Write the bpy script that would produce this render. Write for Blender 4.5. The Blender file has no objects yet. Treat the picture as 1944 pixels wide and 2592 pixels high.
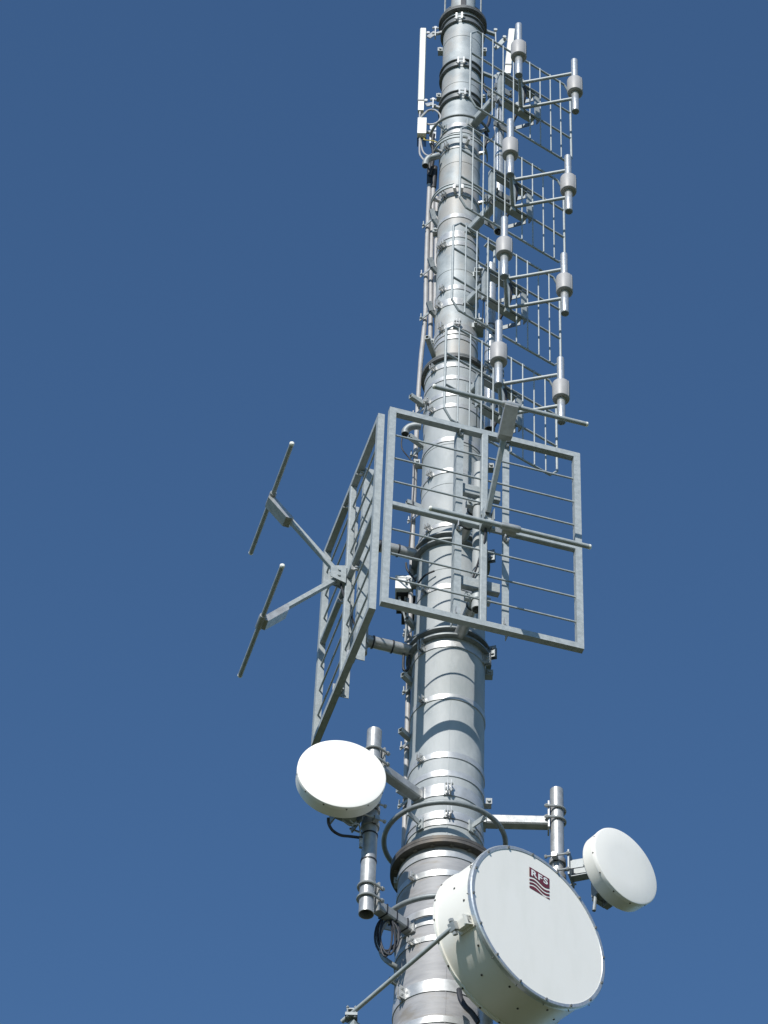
import bpy, math, random
from mathutils import Vector as V, Matrix
random.seed(4)
R_ = math.radians
S = bpy.context.scene
COL = S.collection
# ------------------------------------------------------------------ camera
FPX, TH, ROLL, YAW = 8074.7, 0.82516083, 0.04525033, -0.03141148
EYE = V((0, -18, 1.6))
FW = V((math.sin(YAW) * math.cos(TH), math.cos(YAW) * math.cos(TH), math.sin(TH)))
_rt = V((math.cos(YAW), -math.sin(YAW), 0)); _up = _rt.cross(FW)
RT = _rt * math.cos(ROLL) + _up * math.sin(ROLL)
UP = -_rt * math.sin(ROLL) + _up * math.cos(ROLL)
cd = bpy.data.cameras.new('camera'); cam = bpy.data.objects.new('camera', cd); COL.objects.link(cam)
cd.sensor_fit = 'VERTICAL'; cd.sensor_height = 36; cd.lens = FPX / 2592 * 36
cd.clip_start = .1; cd.clip_end = 5000
cam.matrix_world = Matrix(((RT.x, UP.x, -FW.x, EYE.x), (RT.y, UP.y, -FW.y, EYE.y), (RT.z, UP.z, -FW.z, EYE.z), (0, 0, 0, 1)))
S.camera = cam
# ------------------------------------------------------------------ sky, sun, exposure
SUN_AZ, SUN_EL = R_(-18.4), R_(36)
SUN = V((math.sin(SUN_AZ) * math.cos(SUN_EL), -math.cos(SUN_AZ) * math.cos(SUN_EL), math.sin(SUN_EL)))
w = bpy.data.worlds.new('World'); S.world = w; w.use_nodes = True
nt = w.node_tree; bg = nt.nodes['Background']
sky = nt.nodes.new('ShaderNodeTexSky'); sky.sky_type = 'NISHITA'; sky.sun_disc = False
sky.sun_elevation = SUN_EL; sky.sun_rotation = math.atan2(SUN.x, SUN.y)
sky.altitude = 0; sky.air_density = 1.0; sky.dust_density = 0; sky.ozone_density = 7
tint = nt.nodes.new('ShaderNodeMix'); tint.data_type = 'RGBA'; tint.blend_type = 'MULTIPLY'; tint.inputs['Factor'].default_value = 1; tint.inputs['B'].default_value = (.88, 1.0, 1.0, 1)
nt.links.new(sky.outputs[0], tint.inputs['A']); nt.links.new(tint.outputs['Result'], bg.inputs[0]); bg.inputs[1].default_value = .126
ld = bpy.data.lights.new('sun', 'SUN'); ld.energy = 4.9; ld.angle = R_(.53); ld.color = (1, .97, .915)
lo = bpy.data.objects.new('sun', ld); COL.objects.link(lo); lo.location = (0, 0, 60)
lo.rotation_euler = (-SUN).to_track_quat('-Z', 'Y').to_euler()
S.view_settings.view_transform = 'Standard'; S.view_settings.look = 'None'
S.view_settings.exposure = 0; S.view_settings.gamma = 1; S.view_settings.use_curve_mapping = False

# ------------------------------------------------------------------ rays of the survey photograph
def ray(px, py): return (FW + RT * ((px - 972) / FPX) - UP * ((py - 1296) / FPX)).normalized()
def on_plane(px, py, p, n):
    d = ray(px, py); return EYE + d * ((V(p) - EYE).dot(V(n)) / d.dot(V(n)))
def at_y(px, py, y=0): return on_plane(px, py, (0, y, 0), (0, 1, 0))
def at_z(px, py, z): return on_plane(px, py, (0, 0, z), (0, 0, 1))
def radial(px, py, az): a = R_(az); return on_plane(px, py, (0, 0, 0), (math.cos(a), math.sin(a), 0))
def on_cyl(px, py, R):
    d = ray(px, py); a = d.x ** 2 + d.y ** 2; b = 2 * (EYE.x * d.x + EYE.y * d.y); c = EYE.x ** 2 + EYE.y ** 2 - R * R
    D = b * b - 4 * a * c
    return EYE + d * ((-b - math.sqrt(D)) / 2 / a if D > 0 else -b / 2 / a)
def axis_x(py): return 1171.3 - .0192 * (py - 5)
def zf(py, R): return on_cyl(axis_x(py), py, R).z          # height of a ring of radius R whose front shows at py
def az_of(p): return math.degrees(math.atan2(p.x, -p.y))
def pol(az, r, z=0): a = R_(az); return V((math.sin(a) * r, -math.cos(a) * r, z))
Z = V((0, 0, 1))

# ------------------------------------------------------------------ materials
def mat(name, base, rough=.5, metal=0., var=None, scale=6., rvar=0., bump=0., bscale=40., spec=None, stretch=(1, 1, 1), blotch=None):
    m = bpy.data.materials.new(name); m.use_nodes = True
    t = m.node_tree; b = t.nodes['Principled BSDF']; L = t.links
    b.inputs['Base Color'].default_value = (*base, 1); b.inputs['Roughness'].default_value = rough; b.inputs['Metallic'].default_value = metal
    if spec is not None: b.inputs['Specular IOR Level'].default_value = spec
    geo = t.nodes.new('ShaderNodeTexCoord'); mp = t.nodes.new('ShaderNodeMapping'); mp.inputs['Scale'].default_value = stretch
    L.new(geo.outputs['Object'], mp.inputs['Vector'])
    if var:
        n = t.nodes.new('ShaderNodeTexNoise'); n.inputs['Scale'].default_value = scale; n.inputs['Detail'].default_value = 6; n.inputs['Roughness'].default_value = .65
        L.new(mp.outputs[0], n.inputs['Vector'])
        r = t.nodes.new('ShaderNodeValToRGB'); r.color_ramp.elements[0].position = .36; r.color_ramp.elements[1].position = .64
        r.color_ramp.elements[0].color = (*base, 1); r.color_ramp.elements[1].color = (*var, 1)
        L.new(n.outputs['Fac'], r.inputs['Fac']); out = r.outputs['Color']
        if blotch:
            col, sc, lo_, hi, st, amt = blotch
            mp2 = t.nodes.new('ShaderNodeMapping'); mp2.inputs['Scale'].default_value = st; L.new(geo.outputs['Object'], mp2.inputs['Vector'])
            n2 = t.nodes.new('ShaderNodeTexNoise'); n2.inputs['Scale'].default_value = sc; n2.inputs['Detail'].default_value = 5; n2.inputs['Roughness'].default_value = .6
            L.new(mp2.outputs[0], n2.inputs['Vector'])
            mr = t.nodes.new('ShaderNodeMapRange'); mr.inputs['From Min'].default_value = lo_; mr.inputs['From Max'].default_value = hi; mr.inputs['To Max'].default_value = amt
            L.new(n2.outputs['Fac'], mr.inputs['Value'])
            mx = t.nodes.new('ShaderNodeMix'); mx.data_type = 'RGBA'
            L.new(mr.outputs[0], mx.inputs['Factor']); L.new(out, mx.inputs['A']); mx.inputs['B'].default_value = (*col, 1); out = mx.outputs['Result']
        L.new(out, b.inputs['Base Color'])
        if rvar:
            mr = t.nodes.new('ShaderNodeMapRange'); mr.inputs['To Min'].default_value = rough - rvar; mr.inputs['To Max'].default_value = rough + rvar
            L.new(n.outputs['Fac'], mr.inputs['Value']); L.new(mr.outputs[0], b.inputs['Roughness'])
    if bump:
        n = t.nodes.new('ShaderNodeTexNoise'); n.inputs['Scale'].default_value = bscale; n.inputs['Detail'].default_value = 4
        L.new(mp.outputs[0], n.inputs['Vector'])
        bp = t.nodes.new('ShaderNodeBump'); bp.inputs['Strength'].default_value = bump; bp.inputs['Distance'].default_value = .01
        L.new(n.outputs['Fac'], bp.inputs['Height']); L.new(bp.outputs[0], b.inputs['Normal'])
    return m
M = {}
M['mast'] = mat('mast_galvanised', (.29, .315, .32), .62, .02, (.4, .415, .415), 5, .06, .05, 60, stretch=(1, 1, .3), blotch=((.5, .515, .515), 3.1, .58, .75, (1, 1, .8), .7))
M['mast_low'] = mat('mast_lower_galvanised', (.25, .25, .26), .58, .0, (.34, .335, .34), 8, .07, .05, 60, stretch=(.6, .6, 3), blotch=((.2, .165, .12), 3.2, .52, .66, (1, 1, 3), .6))
M['mast_top'] = mat('mast_upper_galvanised', (.27, .3, .31), .52, .06, (.44, .47, .475), 4, .08, .04, 60, blotch=((.36, .34, .31), 2.6, .5, .64, (1, 1, .6), .8))
M['galv'] = mat('galvanised_steel', (.3, .33, .335), .55, .15, (.39, .42, .425), 24, .08, .03, 120, blotch=((.5, .53, .53), 55, .58, .7, (1, 1, 1), .28))
M['galv_dark'] = mat('weathered_galvanised', (.2, .22, .225), .55, .3, (.28, .3, .305), 30, .06)
M['pole'] = mat('pole_galvanised', (.32, .325, .32), .4, .4, (.44, .445, .44), 14, .08, .03, 80, blotch=((.3, .26, .21), 5, .58, .72, (1, 1, .7), .35))
M['bright'] = mat('bright_strap', (.44, .445, .44), .38, .4, (.56, .565, .56), 12, .08)
M['alu'] = mat('aluminium_tube', (.5, .515, .52), .34, .6, (.62, .64, .64), 45, .07, .02, 100)
M['flange'] = mat('flange_steel', (.07, .065, .06), .6, .2, (.12, .11, .1), 12, .05, blotch=((.13, .1, .07), 6, .52, .7, (1, 1, 1), .7))  # base colour lowered to put the shade of the undersides into it
M['flange_grey'] = mat('flange_dull_grey', (.085, .09, .09), .6, .1, (.13, .135, .135), 14, .05, blotch=((.19, .2, .2), 7, .5, .7, (1, 1, 1), .5))
M['collar'] = mat('dark_collar', (.13, .145, .15), .5, .2, (.19, .2, .205), 20)
M['white'] = mat('white_paint', (.78, .76, .69), .38, 0, (.82, .795, .73), 2, .03, blotch=((.58, .53, .42), 3, .56, .8, (1, 1, 1), .35))
M['radome'] = mat('radome_white', (.89, .855, .79), .45, 0, (.9, .87, .81), 1.5, blotch=((.79, .77, .7), 2.2, .5, .8, (3, 3, .7), .5))
M['cream'] = mat('cream_plastic', (.78, .77, .70), .4, 0, (.82, .81, .75), 4)
M['pvc'] = mat('grey_plastic', (.36, .35, .345), .5, 0, (.4, .39, .385), 8)
M['cable'] = mat('grey_cable_sheath', (.33, .32, .315), .5, 0, (.4, .39, .385), 10)
M['black'] = mat('black_rubber', (.012, .014, .02), .6, 0, (.03, .032, .04), 20)
M['bore_shade'] = mat('painted_bore_shade', (.03, .03, .03), .8)  # near-black colour painting the shade inside a pipe opening
M['bolt'] = mat('bolt_steel', (.3, .29, .27), .4, .7, (.4, .39, .36), 60)
M['flange_bolt'] = mat('weathered_bolt', (.13, .115, .09), .55, .3, (.19, .17, .14), 40)
M['screw'] = mat('dark_screw', (.06, .055, .05), .5, .4)
M['red'] = mat('maroon_vinyl', (.14, .022, .036), .5, 0, (.17, .032, .046), 9)
M['vinyl'] = mat('white_vinyl', (.78, .79, .77), .45)
M['yellow'] = mat('yellow_cable', (.5, .38, .06), .5)
M['box'] = mat('box_paint', (.72, .74, .74), .45, 0, (.77, .78, .78), 9)
M['ground'] = mat('meadow', (.03, .045, .012), .9, 0, (.07, .075, .025), .35, 0, .3, 8, blotch=((.13, .11, .06), .08, .55, .7, (1, 1, 1), .6))

# ------------------------------------------------------------------ mesh builder
ORG = {}
class MB:
    def __init__(s): s.v = []; s.f = []
    def add(s, vs, fs):
        o = len(s.v); s.v += [V(p) for p in vs]; s.f += [tuple(i + o for i in f) for f in fs]; return s
    def box(s, c, a, b, d):                                   # centre and three half-extent vectors
        c, a, b, d = V(c), V(a), V(b), V(d)
        if a.cross(b).dot(d) < 0: d = -d
        p = [c + a * i + b * j + d * k for k in (-1, 1) for j in (-1, 1) for i in (-1, 1)]
        return s.add(p, [(0, 2, 3, 1), (4, 5, 7, 6), (0, 1, 5, 4), (2, 6, 7, 3), (0, 4, 6, 2), (1, 3, 7, 5)])
    def bar(s, p, q, wd, ht, up=Z, bev=0):                    # rectangular bar p -> q
        p, q = V(p), V(q); d = (q - p).normalized(); x = d.cross(V(up)).normalized(); y = x.cross(d)
        a, b = wd / 2, ht / 2; e = bev or min(wd, ht) * .12
        prof = [(-a + e, -b), (a - e, -b), (a, -b + e), (a, b - e), (a - e, b), (-a + e, b), (-a, b - e), (-a, -b + e)]
        return s.prism([p + x * i + y * j for i, j in prof], q - p)
    def prism(s, ring, ext):
        n = len(ring); ring = [V(r) for r in ring]; ext = V(ext)
        nm = sum((ring[i].cross(ring[(i + 1) % n]) for i in range(n)), V((0, 0, 0)))
        if nm.dot(ext) < 0: ring = ring[::-1]
        return s.add(ring + [r + ext for r in ring], [tuple(range(n))[::-1], tuple(range(n, 2 * n))] + [(i, (i + 1) % n, n + (i + 1) % n, n + i) for i in range(n)])
    def hollow(s, p, q, wd, ht, t, up=Z):                     # open-ended box section
        p, q = V(p), V(q); d = (q - p).normalized(); x = d.cross(V(up)).normalized(); y = x.cross(d)
        o = []
        for P in (p, q):
            for k in (0, t):
                for i, j in ((-1, -1), (1, -1), (1, 1), (-1, 1)): o.append(P + x * (i * (wd / 2 - k)) + y * (j * (ht / 2 - k)))
        f = []
        for i in range(4):
            j = (i + 1) % 4
            f += [(i, j, 8 + j, 8 + i), (4 + j, 4 + i, 12 + i, 12 + j), (j, i, 4 + i, 4 + j), (8 + i, 8 + j, 12 + j, 12 + i)]
        return s.add(o, f)
    def tube(s, path, r, n=12, closed=False, r2=None):
        P = [V(p) for p in path]; m = len(P); rings = []; nor = None
        for i in range(m):
            a = P[i - 1] if (i or closed) else P[0]; b = P[(i + 1) % m] if (i < m - 1 or closed) else P[-1]
            d = (b - a).normalized()
            if nor is None:
                nor = d.cross(Z if abs(d.z) < .9 else V((1, 0, 0))).normalized()
            else: nor = (nor - d * nor.dot(d)).normalized()
            bi = d.cross(nor); rr = r if r2 is None else r + (r2 - r) * i / (m - 1)
            rings.append([P[i] + (nor * math.cos(2 * math.pi * k / n) + bi * math.sin(2 * math.pi * k / n)) * rr for k in range(n)])
        f = []
        for i in range(m if closed else m - 1):
            o, u = i * n, ((i + 1) % m) * n
            f += [(o + k, o + (k + 1) % n, u + (k + 1) % n, u + k) for k in range(n)]
        if not closed: f += [tuple(range(n))[::-1], tuple(range((m - 1) * n, m * n))]
        return s.add([p for r_ in rings for p in r_], f)
    def cyl(s, p, q, r, n=16): return s.tube([p, q], r, n)
    def lathe(s, prof, o, ax, n=48, cap=True):                # prof: (radius, distance along ax)
        o, ax = V(o), V(ax).normalized(); x = ax.cross(Z if abs(ax.z) < .9 else V((1, 0, 0))).normalized(); y = ax.cross(x)
        vs = [o + ax * d + (x * math.cos(2 * math.pi * k / n) + y * math.sin(2 * math.pi * k / n)) * r for r, d in prof for k in range(n)]
        f = []
        for i in range(len(prof) - 1):
            f += [(i * n + k, i * n + (k + 1) % n, (i + 1) * n + (k + 1) % n, (i + 1) * n + k) for k in range(n)]
        if cap: f += [tuple(range(n))[::-1], tuple(range((len(prof) - 1) * n, len(prof) * n))]
        return s.add(vs, f)
    def ring(s, r0, r1, z0, z1, a0=0, a1=360, n=72, c=(0, 0)):  # flat ring (sector) round a vertical axis
        full = abs(a1 - a0) >= 360; m = n if full else max(6, int(n * abs(a1 - a0) / 360)); k = m if full else m + 1
        vs = []
        for i in range(k):
            a = R_(a0 + (a1 - a0) * i / m); x, y = math.sin(a), -math.cos(a)
            vs += [V((c[0] + x * r, c[1] + y * r, z)) for r, z in ((r0, z0), (r1, z0), (r1, z1), (r0, z1))]
        f = []
        for i in range(m):
            o, u = 4 * i, 4 * ((i + 1) % k)
            f += [(o + j, u + j, u + (j + 1) % 4, o + (j + 1) % 4) for j in range(4)]
        if not full: f += [(0, 1, 2, 3), (4 * m + 3, 4 * m + 2, 4 * m + 1, 4 * m)]
        return s.add(vs, f)
    def nut(s, p, ax, r, h): return s.lathe([(r, 0), (r, h)], p, ax, 6)
    def build(s, name, m, parent=None, org=None, smooth=True):
        if parent is not None: org = ORG[parent.name]
        org = V(org) if org is not None else V((0, 0, 0))
        me = bpy.data.meshes.new(name); me.from_pydata([p - org for p in s.v], [], s.f); me.update()
        me.materials.append(m if not isinstance(m, str) else M[m])
        o = bpy.data.objects.new(name, me); COL.objects.link(o)
        if smooth:
            me.shade_smooth(); me.set_sharp_from_angle(angle=R_(35))
        if parent is not None: o.parent = parent
        else: o.location = org
        ORG[o.name] = org
        return o
def tag(o, label, cat, group=None):
    o['label'] = label; o['category'] = cat
    if group: o['group'] = group
    return o
def thing(name, label, cat, loc, group=None, local=False, rotz=0):
    o = bpy.data.objects.new(name, None); COL.objects.link(o); o.location = loc; o.rotation_euler.z = rotz; o.empty_display_size = .1
    ORG[o.name] = V((0, 0, 0)) if local else V(loc)
    return tag(o, label, cat, group)
def copy_tree(o, parent=None):
    c = o.copy(); COL.objects.link(c)
    if parent is not None: c.parent = parent
    for ch in list(o.children): copy_tree(ch, c)
    return c
def bez(pts, n=8):                                            # smooth path through points
    P = [V(p) for p in pts]; out = []
    for i in range(len(P) - 1):
        a, b, c, d = P[max(i - 1, 0)], P[i], P[i + 1], P[min(i + 2, len(P) - 1)]
        for k in range(n):
            t = k / n
            out.append(.5 * ((2 * b) + (c - a) * t + (2 * a - 5 * b + 4 * c - d) * t * t + (3 * b - a - 3 * c + d) * t ** 3))
    return out + [P[-1]]

# ------------------------------------------------------------------ ground
g = MB()
N = 24
g.add([(x * 60 - 720, y * 60 - 720, 0) for y in range(N + 1) for x in range(N + 1)], [(y * (N + 1) + x, y * (N + 1) + x + 1, (y + 1) * (N + 1) + x + 1, (y + 1) * (N + 1) + x) for y in range(N) for x in range(N)])
go = g.build('ground', 'ground'); go['kind'] = 'structure'; go['label'] = 'meadow ground below the mast'

# ------------------------------------------------------------------ mast
Z_LOW, Z_MID, Z_TOP = zf(2121, .40), zf(896, .295), zf(15, .24)
mast = thing('radio_mast', 'tall tubular galvanised steel radio mast that carries all the antennas', 'mast', (0, 0, 0))
def rad(z):
    if z < Z_LOW: return .34 if z > 10 else .34 + (10 - z) * .008
    if z < 19.5: return .289
    if z < 21.2: return .289 - .029 * (z - 19.5) / 1.7
    if z < Z_MID: return .26
    if z < Z_TOP: return .19
    return .123
def section(z0, z1, m, seams=(), vseam=None):
    b = MB(); zs = [z0] + [z for z in (10, 19.5, 21.2) if z0 < z < z1] + [z1]
    b.lathe([(rad(min(max(z, z0 + .001), z1 - .001)), z) for z in zs], (0, 0, 0), Z, 128)
    for z in seams: b.ring(rad(z) - .01, rad(z) + .003, z - .006, z + .006, n=96)
    if vseam is not None:
        for az, za, zb in vseam: b.bar(pol(az, rad(za) - .001, za), pol(az, rad(zb) - .001, zb), .009, .008, up=pol(az, 1))
    return b.build('mast_section', m, mast)
section(0, Z_LOW, 'mast_low', [], [(5, 12, 16.9)])
section(Z_LOW, Z_MID, 'mast', [zf(1222, .26), zf(1122, .26), zf(1437, .28)], [(3, Z_LOW + .05, 19.68), (3, 21.4, Z_MID - .05)])
section(Z_MID, Z_TOP, 'mast_top', [zf(408, .19), zf(680, .19), zf(88.6, .19), zf(206, .19)], [])
section(Z_TOP, 31, 'mast_top', [], [])
# flanges with bolts
def flange(z, R, h, nb, rin, m='flange'):
    b = MB(); b.ring(rin, R, z - h, z - .002, n=96); b.ring(rin, R, z + .002, z + h, n=96)
    fl = b.build('flange', m, mast)
    first = None
    for k in range(nb):
        a = 360 * (k + .37) / nb; rr = R - (R - rin) * .42
        q = MB(); p = pol(a, rr, z)
        q.nut(p - Z * (h + .009), Z, .018, .009); q.nut(p + Z * h, Z, .02, .02); q.cyl(p, p + Z * (h + .032), .011, 8)
        q.build('flange_bolt', 'flange_bolt', fl)
    return fl
f_low = flange(Z_LOW, .40, .03, 16, .3)
f_mid = flange(Z_MID, .295, .022, 12, .2, 'flange_grey')
f_top = flange(Z_TOP, .24, .022, 10, .125, 'flange_grey')
# gussets above the lower flange
for k in range(16):
    a = 360 * (k + .87) / 16; b = MB(); t = pol(a + 90, .006)
    b.prism([pol(a, .287, Z_LOW + .031) - t, pol(a, .345, Z_LOW + .031) - t, pol(a, .287, Z_LOW + .1) - t], t * 2)
    b.build('gusset', 'mast', mast)
# straps: (top py, bottom py, radius, thickness) and the lugs that close them
def lug(b, az, R, z, h, out=.05, wide=.03, bolts=1):
    t = pol(az + 90, 1); rd = pol(az, 1)
    for s_ in (-1, 1):
        b.box(rd * (R + out / 2) + t * (s_ * wide / 2) + Z * z, rd * (out / 2), t * .0035, Z * (h / 2))
    b.box(rd * (R + .003) + Z * z - t * (wide), rd * .004, t * .014, Z * (h / 2))
    for i in range(bolts):
        zz = z + (i - (bolts - 1) / 2) * h * .5
        p = rd * (R + out * .62) + Z * zz
        b.cyl(p - t * (wide / 2 + .018), p + t * (wide / 2 + .018), .006, 8)
        b.nut(p - t * (wide / 2 + .014), t, .012, .011); b.nut(p + t * (wide / 2 + .003), t, .012, .011)
STRAPS = [(2570, 2586, ()), (2478, 2507, ((1016, 2520, 2),)), (2365, 2378, ((1040, 2386, 1),)), (2319, 2336, ()), (2296, 2313, ()),
          (2200, 2214.5, ((1043, 2220, 1),)), (2152, 2166.5, ()),
          (2074, 2086, ()), (2051, 2069, ((1136.7, 2057, 1),)), (1984, 2012, ((1136.7, 1997, 2),)), (1949, 1963, ()), (1902, 1916, ((1063, 1921, 1),)),
          (1755, 1768, ((1068, 1774, 1),)), (1611, 1636, ((1068, 1628, 1), (1233, 1633, 1))), (1476, 1488, ((1075, 1494, 1),)),
          (1320.5, 1329.5, ((1083, 1334, 1),)), (1184, 1194, ((1087.5, 1198, 1),)), (1104.5, 1114.5, ()),
          (1019.6, 1028.6, ((1091, 1031, 1),)), (990, 1000, ((1080, 1009.6, 2),)), (949, 958, ()), (917, 926, ((1096, 929, 1),)),
          (847, 856, ()), (835, 843, ()), (817, 831, ((1116.5, 839, 1), (1158, 833, 2))), (753, 769, ((1109, 771, 1),)), (720, 730, ((1119, 727, 1),)),
          (608.5, 618.5, ((1122.5, 616, 1), (1114, 604, 1))), (583, 598.5, ()), (539, 548, ()), (484, 493, ((1124, 493, 1),)), (361, 372, ((1130.5, 367, 1),)),
          (325, 333, ()), (309, 320, ())]
for (ya, yb, lugs) in STRAPS:
    z = zf((ya + yb) / 2, .3); R = rad(zf((ya + yb) / 2, rad(z))); z0, z1 = zf(yb, R + .007), zf(ya, R + .007)
    b = MB(); b.ring(R - .01, R + .007, z0, z1, n=96); st = b.build('strap', 'bright', mast)
    for (lx, ly, nb) in lugs:
        p = on_cyl(lx, ly, R + .03); b = MB(); lug(b, az_of(p), R + .006, (z0 + z1) / 2, max(z1 - z0, .045) * 1.02, .055, .026, nb); b.build('lug', 'bright', st)
# square side lugs with a nut
for (lx, ly) in [(1226, 125.7), (1114, 124.8), (1110.5, 241), (1224.5, 244), (1243, 1178.5), (1243, 1404), (1240.7, 1702), (1237.6, 2028),
                 (1101.5, 582), (1092, 863), (1060.7, 1010.6), (1056, 1168.6), (1028, 2015), (1005, 2228.5), (1039, 1690), (1046, 1473)]:
    p = at_y(lx, ly, -.02); b = MB(); s_ = 1 if p.x > 0 else -1; q = V((s_ * (rad(p.z) - .005), -.02, p.z))
    b.box(p, (.024, 0, 0), (0, .004, 0), (0, 0, .028)); b.bar(q + V((0, .03, -.024)), p + V((s_ * .02, .03, -.024)), .06, .007)
    b.nut(p + V((0, -.004, 0)), (0, -1, 0), .014, .014)
    if abs(q.x) > abs(p.x): pass
    b.build('side_lug', 'mast', mast)
# dark clamp collars at the top
for (ya, yb, gx, gy) in [(35, 48, 1163, 42), (148, 161, 1167, 154), (227, 240, 1170, 232)]:
    z0, z1 = zf(yb, .219), zf(ya, .219); zc = (z0 + z1) / 2
    b = MB(); az = az_of(on_cyl(gx, gy, .22)); b.ring(.188, .219, z0 - .012, z0 + .0, az + 7, az + 353, 80); b.ring(.188, .219, z1, z1 + .01, az + 7, az + 353, 80); b.ring(.186, .2, z0, z1, az + 7, az + 353, 80)
    co = b.build('clamp_collar', 'collar', mast)
    b = MB(); t = pol(az + 90, 1); rd = pol(az, 1)
    for s_ in (-1, 1): b.box(rd * .214 + t * (s_ * .027) + Z * zc, rd * .024, t * .008, Z * .05)
    for s_ in (-1, 1): b.cyl(rd * .228 + t * -.05 + Z * (zc + s_ * .025), rd * .228 + t * .05 + Z * (zc + s_ * .025), .007, 8); b.nut(rd * .228 + t * .036 + Z * (zc + s_ * .025), t, .013, .012)
    b.build('collar_lug', 'bright', co)
# small rungs above the top flange
for az in (-62, 60, 120, -120):
    b = MB(); b.tube([pol(az, .205, Z_TOP + .03), pol(az, .205, Z_TOP + .42), pol(az, .125, Z_TOP + .45)], .009, 8); b.nut(pol(az, .205, Z_TOP + .022), Z, .022, .03)
    b.build('guard_rod', 'galv_dark', mast)
b = MB(); b.box((.0, -.128, Z_TOP + .35), (.025, 0, 0), (0, .01, 0), (0, 0, .3)); b.build('cover_strip', 'black', mast)

# ------------------------------------------------------------------ ring rails and hoops
def ring_pipe(label, R, z, a0, a1, r, mt, posts, name='ring_rail', cat='rail'):
    b = MB(); path = [pol(a0 + (a1 - a0) * i / 60, R, z) for i in range(61)]
    rt_ = thing(name, label, cat, (0, 0, z))
    b.tube(path, r, 14); b.build('hoop', mt, rt_)
    for a in posts:
        b = MB(); q = rad(z); t = pol(a + 90, 1)
        b.bar(pol(a, q, z - .02), pol(a, R, z - .02), .012, .05); b.box(pol(a, q + .012, z - .03), pol(a, .008), t * .03, Z * .055)
        for s_ in (-1, 1): b.nut(pol(a, q + .02, z - .03) + Z * s_ * .03 + t * .006, pol(a, 1), .014, .014)
        b.build('hoop_bracket', 'galv', rt_)
    return rt_
zr1 = zf(2031, .455); ring_pipe('grey bent steel ring pipe around the mast just above the rusty bottom flange', .455, zr1, -130, 105, .02, 'galv_dark', (-38, 42))
zr2 = zf(2268, .47); ring_pipe('grey ring pipe half hidden behind the largest dish, below the bottom flange', .47, zr2, -115, 60, .021, 'galv_dark', (-72, 30))
zr3 = zf(291, .285); ring_pipe('dark ring pipe around the upper mast beside the small white unit with fins', .285, zr3, -115, 70, .014, 'galv_dark', (-48, 60))
def hoop(label, py, R, a0, a1, gap):
    z = zf(py, R); rt_ = thing('hoop_collar', label, 'collar', (0, 0, z), 'double flat hoop collars on the upper mast')
    for (u, v) in ((a0, gap - 9), (gap + 9, a1)):
        b = MB(); b.ring(R - .012, R, z + .016, z + .027, u, v, 80); b.ring(R - .012, R, z - .03, z - .019, u, v, 80); b.ring(R - .012, R - .008, z - .019, z + .016, u, v, 80); b.build('hoop_half', 'galv', rt_)
    b = MB(); q = rad(z)
    for s_ in (-1, 1): b.box(pol(gap + s_ * 8, (q + R) / 2, z - .03), pol(gap + s_ * 8, (R - q) / 2 + .004), pol(gap + 90, .012), Z * .028)
    b.cyl(pol(gap - 10, R - .02, z), pol(gap + 10, R - .02, z), .008, 8); b.nut(pol(gap, R - .02, z) - pol(gap + 90, .02), pol(gap + 90, 1), .016, .04)
    b.build('hoop_lug', 'bright', rt_)
    for a in (-70, 75):
        b = MB(); b.bar(pol(a, q, z), pol(a, R - .008, z), .03, .03); b.build('spacer', 'bright', rt_)
hoop('double flat hoop collar around the mast just below the ring pipe', 341, .265, -100, 95, 10)
hoop('double flat hoop collar around the mast level with the second dipole screen', 466, .265, -100, 110, -2)

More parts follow.
